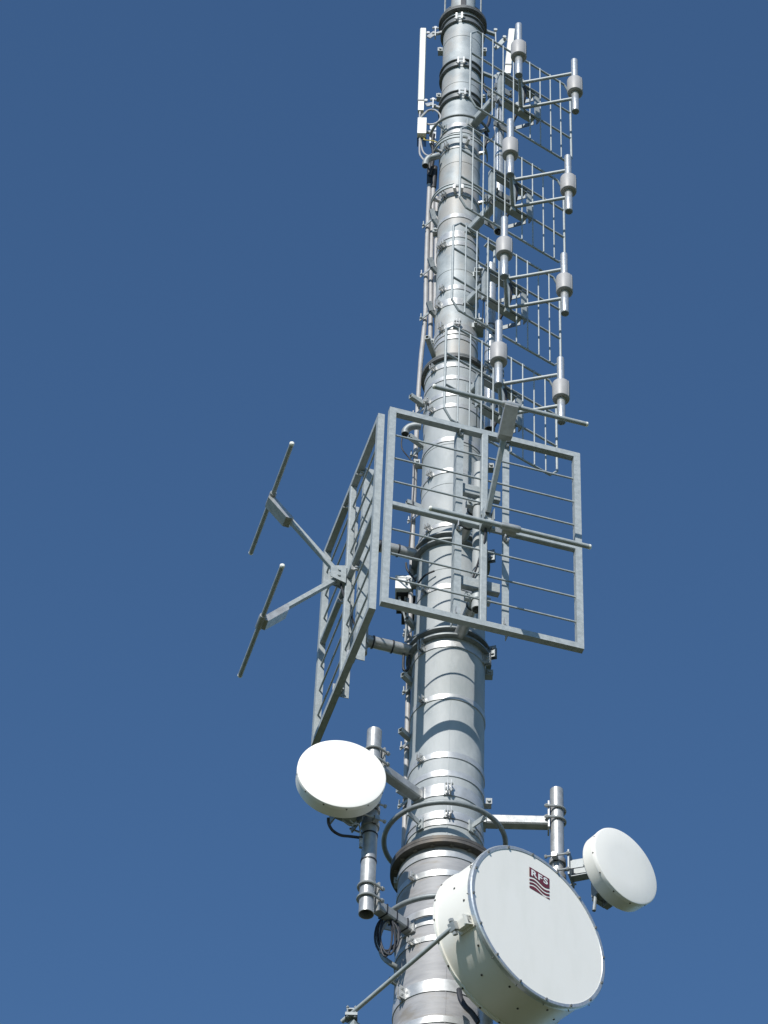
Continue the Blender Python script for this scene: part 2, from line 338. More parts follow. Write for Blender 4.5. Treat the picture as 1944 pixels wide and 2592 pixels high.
# ------------------------------------------------------------------ VHF reflector antennas (big flat screens with horizontal dipoles)
PH = math.degrees(.28856); ZC = 20.04; W2, H2 = 1.625 / 2, 2.26 / 2
def screen_antenna(az, rc, label, group):
    n = pol(az, 1); u = V((-n.y, n.x, 0)); c = n * rc + Z * ZC                        # u: to the viewer's right when facing the screen
    rt_ = thing('screen_antenna', label, 'antenna', c, group)
    T = .055
    P = lambda a, b_, k=0: c + u * a + Z * b_ + n * k
    b = MB(); e = T / 2
    def miter(p, q, inn):
        pass
    for s_ in (-1, 1):
        b.prism([P(s_ * W2, -H2, -e), P(s_ * W2, H2, -e), P(s_ * (W2 - T), H2 - T, -e), P(s_ * (W2 - T), -H2 + T, -e)], n * T)
        b.prism([P(-W2, s_ * H2, -e), P(W2, s_ * H2, -e), P(W2 - T, s_ * (H2 - T), -e), P(-W2 + T, s_ * (H2 - T), -e)], n * T)
    b.build('frame', 'galv', rt_)
    b = MB(); b.bar(P(-W2 + T, 0), P(W2 - T, 0), T - .006, T - .004); b.build('middle_rail', 'galv', rt_)
    b = MB(); b.bar(P(0, -H2 + T, .001), P(0, -T / 2, .001), T, T - .002, up=n); b.bar(P(0, T / 2 - .002, .001), P(0, H2 - T, .001), T, T - .002, up=n); b.build('centre_post', 'galv', rt_)
    for k in range(1, 4):
        for s_ in (-1, 1):
            z = s_ * (H2 - T / 2) * k / 4
            b = MB(); b.cyl(P(-W2 + T * .8, z), P(W2 - T * .8, z), .0085, 10); b.build('rod', 'galv', rt_)
    # rear channels, cross members, clamps, rear pipe
    for s_ in (-1, 1):
        b = MB(); x = s_ * .195; zt, zb = H2 - .02, -H2 + .03
        b.box(P(x, (zt + zb) / 2, -.036), u * .028, Z * ((zt - zb) / 2), n * .004)
        b.box(P(x + s_ * .026, (zt + zb) / 2, -.075), u * .003, Z * ((zt - zb) / 2 + .0), n * .036)
        ch = b.build('rear_channel', 'galv', rt_)
        for zz in (H2 - .07, -.07, -H2 + .08):
            b = MB(); b.box(P(x, zz, -.028), u * .022, Z * .006, n * .03); b.box(P(x - .018, zz + .03, -.005), u * .004, Z * .035, n * .03); b.nut(P(x + .004, zz - .006, -.01), -Z, .013, .016)
            b.build('bolt_bracket', 'bright', ch)
    for zz in (.5, -.57):
        b = MB(); b.box(P(0, zz, -.085), u * .165, Z * .05, n * .004); b.box(P(0, zz - .05, -.105), u * .165, Z * .004, n * .024)
        cm = b.build('cross_member', 'galv', rt_)
        b = MB(); cx = V((c - n * .14).to_tuple()[:2])
        b.ring(.045, .056, ZC + zz - .14, ZC + zz - .095, 0, 360, 32, (cx.x, cx.y)); b.box(P(-.075, zz - .117, -.14), u * .028, Z * .03, n * .02); b.box(P(.075, zz - .117, -.14), u * .028, Z * .03, n * .02)
        b.nut(P(-.08, zz - .117, -.12), n, .014, .02); b.nut(P(.08, zz - .117, -.12), n, .014, .02)
        b.build('pipe_clamp', 'galv', cm)
    # hub and the two dipoles
    b = MB(); b.box(P(0, 0, .06), u * .035, Z * .075, n * .035)
    for s_ in (-1, 1): b.prism([P(s_ * .043, -.1, .03), P(s_ * .043, .1, .03), P(s_ * .043, .06, .16), P(s_ * .043, -.06, .16)], u * (-s_ * .006))
    for zz in (-.03, .03): b.nut(P(.043, zz, .09), u, .012, .01); b.nut(P(-.043, zz, .09), -u, .012, .01)
    b.build('hub', 'galv', rt_)
    for s_ in (1, -1):
        b = MB(); L = .685; tip = P(0, s_ * .71, L); root = P(0, s_ * .055, .11); d = (tip - root).normalized()
        b.bar(root, tip - d * .03, .042, .042, up=u); ar = b.build('dipole_arm', 'galv', rt_)
        b = MB(); hlf = .632
        b.cyl(P(-hlf, s_ * .71, L), P(hlf, s_ * .71, L), .0195, 16)
        dp = b.build('dipole', 'galv', rt_)
        for q in (-1, 1): b = MB(); b.lathe([(.0205, -.004), (.0205, .008), (.014, .016), (.001, .018)], P(q * hlf, s_ * .71, L), u * q, 20); b.build('end_cap', 'cream', dp)
        # balun box under the element, along the arm
        side = d.cross(u).normalized()
        if side.z > 0: side = -side
        b = MB(); m_ = tip - d * .15
        prof = [m_ + d * x + side * y for x, y in ((.16, .0), (.16, .02), (.14, .055), (-.1, .055), (-.135, .02), (-.135, .0))]
        b.prism([p - u * .055 for p in prof], u * .11)
        b.lathe([(.027, -.075), (.03, -.06), (.03, .06), (.027, .075)], tip, u, 20)
        b.build('balun_box', 'pole', rt_)
    b = MB(); b.tube(bez([P(0, -.08, .06), P(.0, -.2, .03), P(-.02, -.34, -.03), P(-.05, -.5, -.1)]), .009, 8); b.build('feed_cable', 'black', rt_)
    return rt_, c, n, u
screen_antenna(PH, .881, 'large flat galvanised rod screen facing the viewer, in front of the mast', 'large rod screens with horizontal dipoles')
screen_antenna(PH - 90, .855, 'large rod screen seen nearly edge-on at the left of the mast', 'large rod screens with horizontal dipoles')
# the masts' two clamp rings and booms carrying them
ZA, ZB = zf(1356, .31), zf(1597, .325)
for az, rc, lab in ((PH, .881, 'vertical galvanised pipe with booms behind the screen that faces the viewer'), (PH - 90, .855, 'vertical galvanised pipe with two round booms behind the edge-on left screen')):
    n = pol(az, 1); c = n * (rc - .14)
    rt_ = thing('boom_mount', lab, 'mount', c + Z * (ZC - .8), 'boom mounts of the large screens')
    b = MB(); b.lathe([(.036, 0), (.045, 0), (.045, 1.68), (.036, 1.68), (.036, .01)], c + Z * (ZC - .8), Z, 24, False); b.build('pipe', 'mast', rt_)
    for zz in (ZA, ZB):
        b = MB(); b.tube([n * (rad(zz) - .02) + Z * (zz), n * (rc - .16) + Z * zz], .05, 20); bo = b.build('boom', 'pole', rt_)
        b = MB()
        for k in (.18, .34): b.lathe([(.052, -.006), (.056, -.006), (.056, .006), (.052, .006)], n * (rad(zz) + k) + Z * zz, n, 20)
        b.build('cable_tie', 'black', bo)
for zz, lab in ((ZA, 'upper of the two heavy ring clamps around the mast behind the large screens'), (ZB, 'lower heavy ring clamp around the mast at the bottom of the large screens')):
    rt_ = thing('ring_clamp', lab, 'clamp', (0, 0, zz)); q = rad(zz)
    b = MB(); b.ring(q - .02, q + .05, zz - .045, zz - .03, n=96); b.ring(q - .02, q + .05, zz + .03, zz + .045, n=96); b.ring(q - .02, q + .012, zz - .03, zz + .03, n=96); b.build('channel_ring', 'galv_dark', rt_)
    for az in (75, -140):
        b = MB(); lug(b, az, q + .03, zz, .12, .07, .03, 2); b.build('ring_lug', 'galv_dark', rt_)

# ------------------------------------------------------------------ UHF dipole arrays at the upper right
AZP = 35.0
CEN = [(1318.6, 242), (1297.6, 490), (1283, 743), (1269, 1012)]
PC = [radial(x, y, AZP) for x, y in CEN]
LAB = ['topmost of the four dipole grid screens, beside the slim panel antenna', 'second dipole grid screen from the top of the right stack',
       'third dipole grid screen from the top, beside the start of the lower support pipe', 'lowest dipole grid screen, partly behind the large rod screen']
def array_panel():
    rt_ = thing('dipole_array', LAB[0], 'antenna', PC[0], 'dipole grid screens stacked on the right of the mast', True, R_(AZP))
    hw, hz, ch, cv = .58, .605, .07, .095
    # local frame: x along the screen, -y out of its front, z up
    b = MB(); r = .0112
    for s_ in (1, -1):
        p0 = [(-hw, 0, s_ * (hz - cv)), (-hw + ch, 0, s_ * hz), (hw - ch, 0, s_ * hz), (hw, 0, s_ * (hz - cv))]
        b.tube(p0, r, 12); b.cyl((-hw, 0, s_ * .2), (hw, 0, s_ * .2), r, 12)
    for s_ in (-1, 1): b.cyl((s_ * hw, 0, -(hz - cv)), (s_ * hw, 0, hz - cv), r * .98, 12)
    b.build('screen_frame', 'galv', rt_)
    for x in (-.453, -.335, -.215, -.095, .095, .215, .335, .453):
        b = MB(); b.cyl((x, -.013, -hz), (x, -.013, hz), .0065, 10); b.build('rod', 'galv', rt_)
    # window-shaped mounting frame between the two middle pipes
    b = MB()
    for s_ in (-1, 1):
        b.box((s_ * .2, .02, 0), (.027, 0, 0), (0, .004, 0), (0, 0, .2)); b.box((s_ * .225, .042, 0), (.004, 0, 0), (0, .02, 0), (0, 0, .2))
        b.box((0, .016, s_ * .19), (.17, 0, 0), (0, .004, 0), (0, 0, .028)); b.box((0, .045, s_ * .19 - .024), (.17, 0, 0), (0, .03, 0), (0, 0, .004))
    b.build('mounting_frame', 'galv', rt_)
    b = MB(); b.box((0, -.002, 0), (.022, 0, 0), (0, .014, 0), (0, 0, .26))
    for s_ in (-1, 1): b.prism([(-.03, -.016, s_ * .2), (.03, -.016, s_ * .2), (.07, .03, s_ * .2), (.07, .06, s_ * .2), (-.07, .06, s_ * .2), (-.07, .03, s_ * .2)], (0, 0, .006))
    for s_ in (-1, 1):
        b.nut((.05, .02, s_ * .2 - .014), (0, 0, 1), .013, .012)
    b.build('hub', 'galv', rt_)
    # rear brackets to the support pipe
    for s_ in (-1, 1):
        b = MB()
        for x in (-1, 1): b.bar((x * .2, .07, s_ * .19), (x * .055, .28, s_ * .19 - .0), .008, .05)
        b.box((0, .285, s_ * .19), (.1, 0, 0), (0, .006, 0), (0, 0, .035)); b.build('rear_bracket', 'galv_dark', rt_)
    for sgn, a, L in ((1, 41., .51), (-1, -39., .51)):
        d = V((math.sin(R_(a)), -math.cos(R_(a)), 0)); c = d * L
        for zz in (-.2, .2):
            b = MB(); b.cyl(d * .01 + Z * zz, d * (L - .02) + Z * zz, .0165, 14); b.cyl(d * .012 + Z * zz, d * .12 + Z * zz, .0175, 14); b.build('dipole_arm', 'galv', rt_)
        b = MB(); b.lathe([(.022, .415), (.031, .402), (.032, .395), (.032, .06)], c, Z, 24); b.build('upper_tube', 'alu', rt_)
        b = MB(); b.lathe([(.022, -.122), (.035, -.125), (.035, -.142), (.031, -.145), (.0345, -.152), (.0345, -.39), (.032, -.4)], c, Z, 24)
        lt = b.build('lower_tube', 'alu', rt_)
        b = MB(); b.lathe([(.0348, -.4001), (.0348, -.411), (.027, -.417)], c, Z, 24); b.build('end_cap', 'galv_dark', lt)
        b = MB(); b.lathe([(.03, .118), (.066, .115), (.072, .108), (.0735, .1), (.0735, -.072), (.071, -.082), (.066, -.086), (.03, -.086)], c - Z * .04, Z, 40); dr = b.build('insulator_drum', 'pvc', rt_)
        b = MB(); t = V((math.cos(R_(a)), math.sin(R_(a)), 0)); e = c + (V((.35, -.94, 0)).normalized()) * .074
        b.tube([e + Z * .07, e + Z * -.12, c + (e - c) * .45 + Z * -.128], .0022, 6); b.build('bond_wire', 'cable', dr)
    b = MB(); b.tube(bez([(0, .02, .16), (.03, -.02, .1), (.05, .03, -.05), (.02, .12, -.2), (0, .2, -.36)]), .014, 10); b.build('feed_cable', 'black', rt_)
    return rt_
a0 = array_panel()
for i in range(1, 4):
    c = copy_tree(a0); c.location = PC[i]; c['label'] = LAB[i]
# support pipes (upper and lower) with arms to the mast
def support(name_lab, p_top, p_bot, r, arms, straps_z, open_end):
    T, B_ = radial(*p_top, AZP), radial(*p_bot, AZP); rr = (math.hypot(T.x, T.y) + math.hypot(B_.x, B_.y)) / 2
    ax = pol(AZP, rr)
    rt_ = thing('support_pipe', name_lab, 'pipe', ax + Z * B_.z, 'support pipes behind the dipole grid screens')
    b = MB(); h = T.z - B_.z
    b.lathe([(r - .006, .0), (r, 0), (r, h), (r * .5, h + .004)], ax + Z * B_.z, Z, 28, False); b.lathe([(r - .006, .0), (r - .006, h)], ax + Z * B_.z, Z, 28, False)
    b.build('pipe', 'alu', rt_)
    for (px, py) in arms:
        q = on_cyl(px, py, .19 if py < 900 else .26); z = q.z; q0 = rad(z)
        b = MB(); b.bar(pol(AZP, q0 + .005, z), pol(AZP, rr - .04, z), .075, .085); b.box(pol(AZP, q0 + .012, z), pol(AZP, .012), pol(AZP + 90, .065), Z * .06); am = b.build('arm', 'galv', rt_)
        b = MB(); b.box(pol(AZP, rr - r - .012, z), pol(AZP, .008), pol(AZP + 90, .1), Z * .04)
        b.box(pol(AZP, rr + r + .012, z), pol(AZP, .008), pol(AZP + 90, .1), Z * .04)
        for s_ in (-1, 1):
            for k in (-.03, .03):
                p = pol(AZP, rr, z + k) + pol(AZP + 90, s_ * .075); b.cyl(p - pol(AZP, .085), p + pol(AZP, .085), .007, 8); b.nut(p + pol(AZP, .066), pol(AZP, 1), .013, .012)
        b.build('clamp_plate', 'galv_dark', am)
    for (px, py) in straps_z:
        z = radial(px, py, AZP).z; b = MB(); b.ring(r - .002, r + .004, z - .008, z + .008, 0, 360, 28, (ax.x, ax.y)); b.build('pipe_band', 'galv_dark', rt_)
    return ax, rr
ax1, rr1 = support('upper bright support pipe between the mast and the top two dipole screens', (1264, 205), (1264, 585), .045, [(1193, 316), (1190, 585)], [(1265, 400)], True)
ax2, rr2 = support('lower bright support pipe between the mast and the bottom two dipole screens', (1244, 672), (1238, 1090), .047, [(1184, 765), (1200, 995)], [(1240, 830), (1238, 898), (1238, 925)], True)
# two thin vertical rods above the lower pipe
tr = thing('rod_bracket', 'pair of thin vertical rods in a flat bracket above the lower support pipe', 'bracket', ax2 + Z * 23.9)
zt, zb = radial(1244, 625, AZP).z, radial(1244, 690, AZP).z
t = pol(AZP + 90, 1)
b = MB()
for s_ in (-1, 1): b.cyl(ax2 + t * (.035 * s_) + Z * (zb - .1), ax2 + t * (.035 * s_) + Z * zt, .012, 10)
b.build('rods', 'galv', tr); b = MB(); b.box(ax2 + Z * zt, t * .06, pol(AZP, .03), Z * .006); b.build('bracket_plate', 'galv', tr)
b = MB(); b.box(ax2 + Z * (zb + .08), t * .06, pol(AZP, .02), Z * .006); b.build('bracket_plate', 'galv_dark', tr)
# open channel brackets on the mast's right flank
for (px, py, lab) in ((1212, 698, 'small open channel bracket on the mast beside the third dipole screen'), (1212, 827, 'small open channel bracket on the mast beside the lowest dipole screen')):
    p = at_y(px, py, -.1); b = MB(); d = V((1, .0, 0))
    b.hollow(p + V((-.0, -.07, 0)), p + V((0, .1, -.0)), .085, .06, .006); b.box(p + V((-.05, .0, -.01)), (.03, 0, 0), (0, .03, 0), (0, 0, .03)); b.box(p + V((-.0, -.07, .06)), (.004, 0, 0), (0, .01, 0), (0, 0, .03)); b.nut(p + V((.01, -.075, 0)), (0, -1, 0), .014, .02)
    tag(b.build('channel_bracket', 'galv', None, p), lab, 'bracket')

# ------------------------------------------------------------------ slim sector panels near the top
def tilt_bracket(b, p, q, side):                               # link plates with bolts between collar point p and antenna point q
    m = (p + q) / 2 - Z * .0
    b.bar(p, m, .03, .03); b.bar(m + V((0, -.02, .06)), m + V((0, -.02, -.09)), .012, .05, up=V((0, 1, 0))); b.bar(m + V((0, .02, .06)), q + V((0, .02, 0)), .012, .05)
    for k in (.06, -.03): b.cyl(m + V((-.03, -.03, k)), m + V((.03, -.03, k)), .012, 8)
    b.nut(m + V((0, -.03, .06)), (0, -1, 0), .018, .014); b.nut(q + V((0, -.03, 0)), (0, -1, 0), .018, .014)
def sector(label, top, bot, yd, wid, dep, end_py, group):
    T, B_ = at_y(*top, yd), at_y(*bot, yd); ax = (T - B_).normalized()
    rt_ = thing('panel_antenna', label, 'antenna', B_, group)
    x = V((1, 0, 0)); x = (x - ax * x.dot(ax)).normalized(); y = ax.cross(x)
    b = MB(); prof = [(-.5, .5), (-.5, -.25), (-.38, -.5), (.38, -.5), (.5, -.25), (.5, .5)]
    b.prism([B_ + x * (i * wid) + y * (j * dep) for i, j in prof], T - B_); b.build('radome', 'cream', rt_)
    b = MB(); b.prism([B_ + x * (i * wid * 1.03) + y * (j * dep * 1.03) for i, j in prof], -ax * .018); b.build('end_cap', 'pvc', rt_)
    E_ = at_y(end_py[0], end_py[1], yd); l = (B_ - E_).length
    b = MB(); b.box(B_ - ax * (.03 + (l - .03) / 2), x * (wid * .43), y * (dep * .45), ax * ((l - .03) / 2)); un = b.build('tilt_unit', 'cream', rt_)
    b = MB(); b.cyl(E_ + ax * .004, E_ - ax * .05, .013, 12); b.build('connector', 'bolt', un)
    b = MB(); b.box(B_ + (T - B_) / 2 + y * (dep * .5 + .006), x * (wid * .3), y * .006, (T - B_) * .47); b.build('back_rail', 'alu', rt_)
    return rt_, T, B_, y
s1, T1, B1, y1 = sector('slim cream panel antenna standing at the left of the mast top', (1071.5, 76), (1066, 256), -.05, .064, .05, (1063.5, 283), 'slim cream panel antennas at the mast top')
b = MB(); tilt_bracket(b, V((-.2, -.03, zf(42, .22))), T1 - Z * .1 + V((.05, 0, 0)), -1); b.build('tilt_bracket', 'bright', s1)
b = MB(); tilt_bracket(b, V((-.2, -.03, zf(234, .22))), at_y(1078, 262, -.05), -1); b.build('pivot_bracket', 'bright', s1)
s2, T2, B2, y2 = sector('slim cream panel antenna leaning out behind the topmost dipole screen', (1296, 78), (1287, 166), .12, .07, .055, (1285.5, 190), 'slim cream panel antennas at the mast top')
zc1, zc2 = zf(42, .22), zf(154, .22)
b = MB(); m_ = at_y(1254, 88, .1); b.bar(V((.2, .05, m_.z)), m_, .035, .035); b.bar(m_ + Z * .04, at_y(1255, 122, .1), .012, .05, up=V((0, 1, 0))); b.bar(at_y(1255, 122, .1), at_y(1278, 98, .1), .012, .05); b.nut(m_ - V((0, .02, -.04)), (0, -1, 0), .02, .02); b.nut(at_y(1277, 96, .08), (0, -1, 0), .02, .02); b.build('tilt_bracket', 'galv', s2)
b = MB(); m_ = at_y(1250, 196, .1); b.bar(V((.2, .05, m_.z)), m_, .035, .035); b.bar(m_, at_y(1280, 183, .12), .012, .05); b.nut(at_y(1262, 190, .06), (0, -1, 0), .02, .02); b.build('pivot_bracket', 'galv', s2)

# small amplifier box with finned underside, left of the mast
p = at_y(1068, 323, -.08)
am = thing('amplifier_box', 'small off-white amplifier with black fins hanging left of the mast', 'amplifier', p)
b = MB(); b.box(p, (.042, 0, 0), (0, .028, 0), (0, 0, .125)); b.build('housing', 'cream', am)
b = MB()
for k in range(7): b.box(p + V((-.039 + k * .013, .085, -.0)), (.0035, 0, 0), (0, .055, 0), (0, 0, .115))
b.box(p + V((0, .034, 0)), (.04, 0, 0), (0, .006, 0), (0, 0, .12)); b.build('heat_sink', 'black', am)
b = MB()
for x in (-.02, .02): b.cyl(p + V((x, .03, -.124)), p + V((x, .03, -.165)), .011, 12)
b.build('connector', 'bolt', am)
b = MB(); b.box(p + V((.105, .05, -.03)), (.03, 0, 0), (0, .005, 0), (0, 0, .15)); b.bar(p + V((.04, .05, .0)), p + V((.13, .06, .0)), .03, .03); b.build('mounting_plate', 'alu', am)
# jumper loop and tails
def cable(label, pts, r, m, name='cable', yd=None, group=None):
    P = [at_y(x, y, yy) for x, y, yy in pts]; b = MB(); b.tube(bez(P), r, 10); return tag(b.build(name, m, None, P[0]), label, 'cable', group)
cable('pale cable looped between the slim left panel antenna and the amplifier', [(1063, 284, -.05), (1063, 300, -.06), (1071, 290, -.06), (1085, 279, -.08), (1101, 279, -.1), (1114, 291, -.1), (1113, 303, -.1), (1103, 312, -.09), (1088, 315, -.08), (1078, 312, -.06)], .009, 'cable')
cable('dark cable arching inside the pale loop above the amplifier', [(1062, 302, -.07), (1068, 296, -.07), (1082, 282, -.07), (1092, 278, -.07)], .008, 'galv_dark')
cable('pale tail cable running down from the amplifier to the mast', [(1063, 348, -.06), (1062, 385, -.08), (1067, 398, -.1), (1076, 408, -.12)], .009, 'cable')
cable('second tail cable curving from the amplifier under the ring pipe', [(1064, 350, -.05), (1070, 382, -.1), (1083, 394, -.14), (1094, 390, -.16)], .008, 'cable')
cable('thin yellow earth cable from the amplifier to the mast', [(1072, 346, -.06), (1076, 354, -.08), (1094, 356, -.14), (1106, 360, -.17)], .005, 'yellow')
cable('dark cable hanging behind the ring pipe', [(1098, 340, -.12), (1095, 360, -.1), (1097, 395, -.06), (1092, 430, -.02), (1088, 445, 0)], .017, 'black')
cable('black cable looped right of the mast below the topmost screen', [(1226, 213, -.1), (1225, 220, -.1), (1231, 232, -.1), (1244, 238, -.1)], .012, 'black')
cable('black cable hanging between the mast and the upper support pipe', [(1240, 295, -.1), (1237, 312, -.1), (1228, 330, -.12), (1233, 345, -.12), (1227, 372, -.12)], .016, 'black')
cable('pale cable curving beside the upper support pipe', [(1251, 322, -.15), (1254, 338, -.15), (1245, 352, -.15), (1233, 362, -.15)], .008, 'cable')
# goosenecks
def neck(label, pts, r, yd):
    P = [at_y(x, y, yy) for x, y, yy in pts]; path = bez(P, 10); d = (path[-1] - path[-2]).normalized()
    rt_ = thing('gooseneck', label, 'pipe', P[0], 'grey goosenecks on the left of the mast'); b = MB(); b.tube(path, r, 18); b.build('bend', 'galv_dark', rt_)
    b = MB(); b.lathe([(r * .8, .0012), (r * .8, .0016)], path[-1], d, 18); b.build('mouth_shade', 'bore_shade', rt_)  # dark disc on the closed pipe end, painted in place of a shaded hollow
neck('upper grey gooseneck bending down beside the amplifier tails', [(1112, 394, -.13), (1100, 397, -.13), (1086, 401, -.12), (1078, 411, -.11), (1077, 420, -.11)], .033, 0)
neck('lower grey gooseneck bending down above the left edge-on screen', [(1066, 1079, -.14), (1052, 1078, -.14), (1036, 1082, -.13), (1026.5, 1091, -.12), (1025.5, 1099, -.12)], .033, 0)
cable('thin dark cable drooping from the lower gooseneck', [(1018, 1108, -.12), (1016, 1125, -.12), (1020, 1140, -.12), (1036, 1160, -.1), (1048, 1178, -.1), (1048, 1230, -.1), (1045, 1275, -.1), (1040, 1340, -.1), (1034, 1400, -.08)], .006, 'black')

# ------------------------------------------------------------------ feeder cables on the left, their brackets
yF = .05
for pts, lab in (([(1088, 425, 0), (1087, 470, yF), (1083, 560, yF), (1079, 680, yF), (1077, 790, yF), (1072, 850, yF), (1066, 905, yF), (1060, 985, yF), (1056, 1060, yF), (1053.5, 1120, yF), (1047, 1280, yF), (1043, 1400, yF), (1038, 1560, yF), (1034, 1720, yF), (1030, 1880, yF), (1027.6, 1990, yF), (1024, 2100, yF), (1022.5, 2150, yF)], 'outer pale feeder cable running down the left flank of the mast'),
                 ([(1100, 440, 0), (1097, 480, yF), (1094, 560, yF + .02), (1091, 680, yF + .02), (1090, 790, yF + .02), (1089, 862, yF + .02)], 'inner pale feeder cable ending above the middle flange'),
                 ([(1106, 500, .03), (1105, 600, .04), (1103, 700, .05), (1101, 800, .05)], 'third pale feeder cable closest to the upper mast')):
    P = [at_y(*p) for p in pts]; rt_ = thing('feeder_cable', lab, 'cable', P[-1], 'pale feeder cables on the left flank'); b = MB(); b.tube(bez(P, 4), .021, 14); b.build('sheath', 'cable', rt_)
    if 'third' not in lab:
        b = MB(); b.tube([P[0] + (P[1] - P[0]) * .0 + Z * .1, P[0], P[1] + (P[0] - P[1]) * .1], .027, 14); b.build('boot', 'black', rt_)
# bent square pegs that hold the cables, with slotted cleats
PEGS = [((1092.5, 531), (1104, 572), 1), ((1088, 654), (1102, 690), 1), ((1085, 765), (1098, 800), 1), ((1081, 853), (1080, 905), 0),
        ((1039, 1002), (1066, 1028), 0), ((1036, 1104), (1064, 1131), 0), ((1029, 1271), (1048, 1287), 0), ((1019.5, 1707), (1045, 1731), 0), ((1013, 1848), (1042, 1872), 0), ((1006.5, 1997), (1024, 2014), 0), ((1030, 1565), (1050, 1590), 0)]
for i, ((xa, ya), (xb, yb), bent) in enumerate(PEGS):
    R = rad(at_y(xb, yb, 0).z); p = at_y(xb, yb, -.03); q = at_y(xa, ya, 0); q = at_z(xa, ya, p.z) if not bent else at_y(xa, ya, -.1)
    p = V((-R + .01, p.y, p.z))
    lab = ['topmost', 'second', 'third', 'fourth', 'fifth', 'sixth', 'seventh', 'ninth', 'tenth', 'lowest', 'eighth'][i] + ' small square peg counted down the left flank of the mast'
    b = MB()
    if bent:
        m_ = q.lerp(p, .55) + V((-.01, 0, -.02)); b.hollow(q, m_ , .045, .04, .005, up=V((0, 1, 0))); b.bar(m_ + (q - m_) * .03, p, .045, .04, up=V((0, 1, 0)))
    else: b.hollow(q, p, .04, .045, .005)
    tag(b.build('cable_peg', 'galv_dark' if bent else 'galv', None, p), lab, 'peg', 'square cable pegs on the left flank')
CLEATS = [(1083, 566), (1078, 690), (1077, 800), (1058, 1046), (1053, 1147), (1047, 1312), (1041, 1468), (1036, 1600), (1035, 1745), (1029, 1885), (1024, 2033)]
nth = ['topmost', 'second', 'third', 'fourth', 'fifth', 'sixth', 'seventh', 'eighth', 'ninth', 'tenth', 'lowest']
for i, (x, y) in enumerate(CLEATS):
    p = at_y(x, y, -.0); b = MB(); e = .05
    b.bar(p + V((-e, -.02, 0)), p + V((e, .09, 0)), .012, .028) if False else b.bar(p + V((-e, .04, -.012)), p + V((e, -.05, .012)), .008, .03)
    b.cyl(p + V((-e + .01, -.01, -.04)), p + V((-e + .01, -.01, .02)), .006, 8); b.nut(p + V((-e + .01, -.01, -.03)), -Z, .012, .012)
    tag(b.build('cable_cleat', 'bright' if i % 2 else 'galv', None, p), nth[i] + ' metal cleat counted down the feeder cable', 'cleat', 'metal cleats on the feeder cable')
# junction box behind the large screen
p = at_y(1021, 1491, .08); jb = thing('junction_box', 'white junction box with dark underside at the left of the mast', 'box', p)
bx = .065
b = MB(); b.box(p, (bx, 0, 0), (0, .075, 0), (0, 0, .068)); b.box(p + V((0, -.003, .064)), (bx + .003, 0, 0), (0, .078, 0), (0, 0, .012)); b.build('cover', 'box', jb)
b = MB(); b.box(p + V((.004, .09, -.055)), (bx - .006, 0, 0), (0, .12, 0), (0, 0, .02)); b.box(p + V((.045, .14, -.1)), (.055, 0, 0), (0, .07, 0), (0, 0, .1)); b.build('base', 'black', jb)
b = MB()
for x in (-.03, .02): b.cyl(p + V((x, .02, -.067)), p + V((x, .02, -.12)), .012, 10)
b.build('gland', 'pvc', jb)
b = MB(); b.box(p + V((.038, -.077, .03)), (.014, 0, .006), (0, .002, 0), (-.002, 0, .004)); b.build('latch', 'black', jb)
cable('left thin cable drooping from the junction box', [(1012, 1518, -.15), (1020, 1545, -.12), (1028, 1580, -.1), (1026, 1620, -.1), (1026, 1624, -.1)], .009, 'galv_dark')
cable('right thin cable drooping from the junction box', [(1033, 1515, -.15), (1032, 1550, -.12), (1030, 1590, -.1), (1029, 1625, -.1), (1046, 1612, -.16), (1075, 1602, -.26)], .009, 'galv_dark')
cable('black cable curving over the mast front from the junction box', [(1056, 1482, -.1), (1062, 1472, -.2), (1078, 1455, -.26), (1100, 1445, -.29)], .008, 'black')
cable('black cable hanging from the lower left boom', [(1022, 1655, -.1), (1021, 1690, -.1), (1026, 1698, -.1), (1034, 1690, -.1), (1036, 1660, -.1)], .011, 'black')
cable('black cable bowed above the junction box', [(1028, 1425, -.1), (1030, 1440, -.1), (1040, 1455, -.1), (1052, 1470, -.1)], .009, 'black')

# ------------------------------------------------------------------ dishes
def dish_frame(px, py, y0, az):
    c = at_y(px, py, y0); n = pol(az, 1); u = V((-n.y, n.x, 0)); return c, n, u
def small_dish(px, py, y0, az, R, dep, label, extra):
    c, n, u = dish_frame(px, py, y0, az); rt_ = thing('drum_dish', label, 'dish', c - n * dep, 'white microwave dishes')
    b = MB(); b.lathe([(R * .55, -dep - .055), (R * .8, -dep - .025), (R * .95, -dep), (R * .985, -dep + .012), (R * 1.0, -.03), (R * 1.0, -.0075), (R * .97, -.004)], c, n, 96); b.build('shroud', 'white', rt_)
    b = MB(); b.lathe([(R * 1.006, -.03), (R * 1.006, -.006), (R * .995, .0), (R * .96, .004), (R * .5, .009), (.002, .011)], c, n, 96); b.build('radome', 'radome', rt_)
    b = MB()
    for k in range(12):
        a = 2 * math.pi * (k + .3) / 12; d = u * math.cos(a) + Z * math.sin(a); b.lathe([(.007, 0), (.006, .004)], c + d * (R * 1.001) - n * .02, d, 8)
    b.build('screws', 'screw', rt_)
    b = MB(); b.lathe([(.13, -dep - .09), (.15, -dep - .05)], c, n, 24); b.lathe([(.05, -dep - .16), (.06, -dep - .09)], c, n, 16)
    b.build('back_plate', 'galv', rt_)
    return rt_, c, n, u
dl, cl, nl, ul = small_dish(865.3, 1957.7, -.9, 9.7, .326, .135, 'dazzling white drum dish on the left pole, facing the viewer', None)
dr, cr_, nr, ur = small_dish(1584.2, 2191.5, -.25, 41.2, .318, .14, 'small white drum dish at the far right, turned to the right', None)
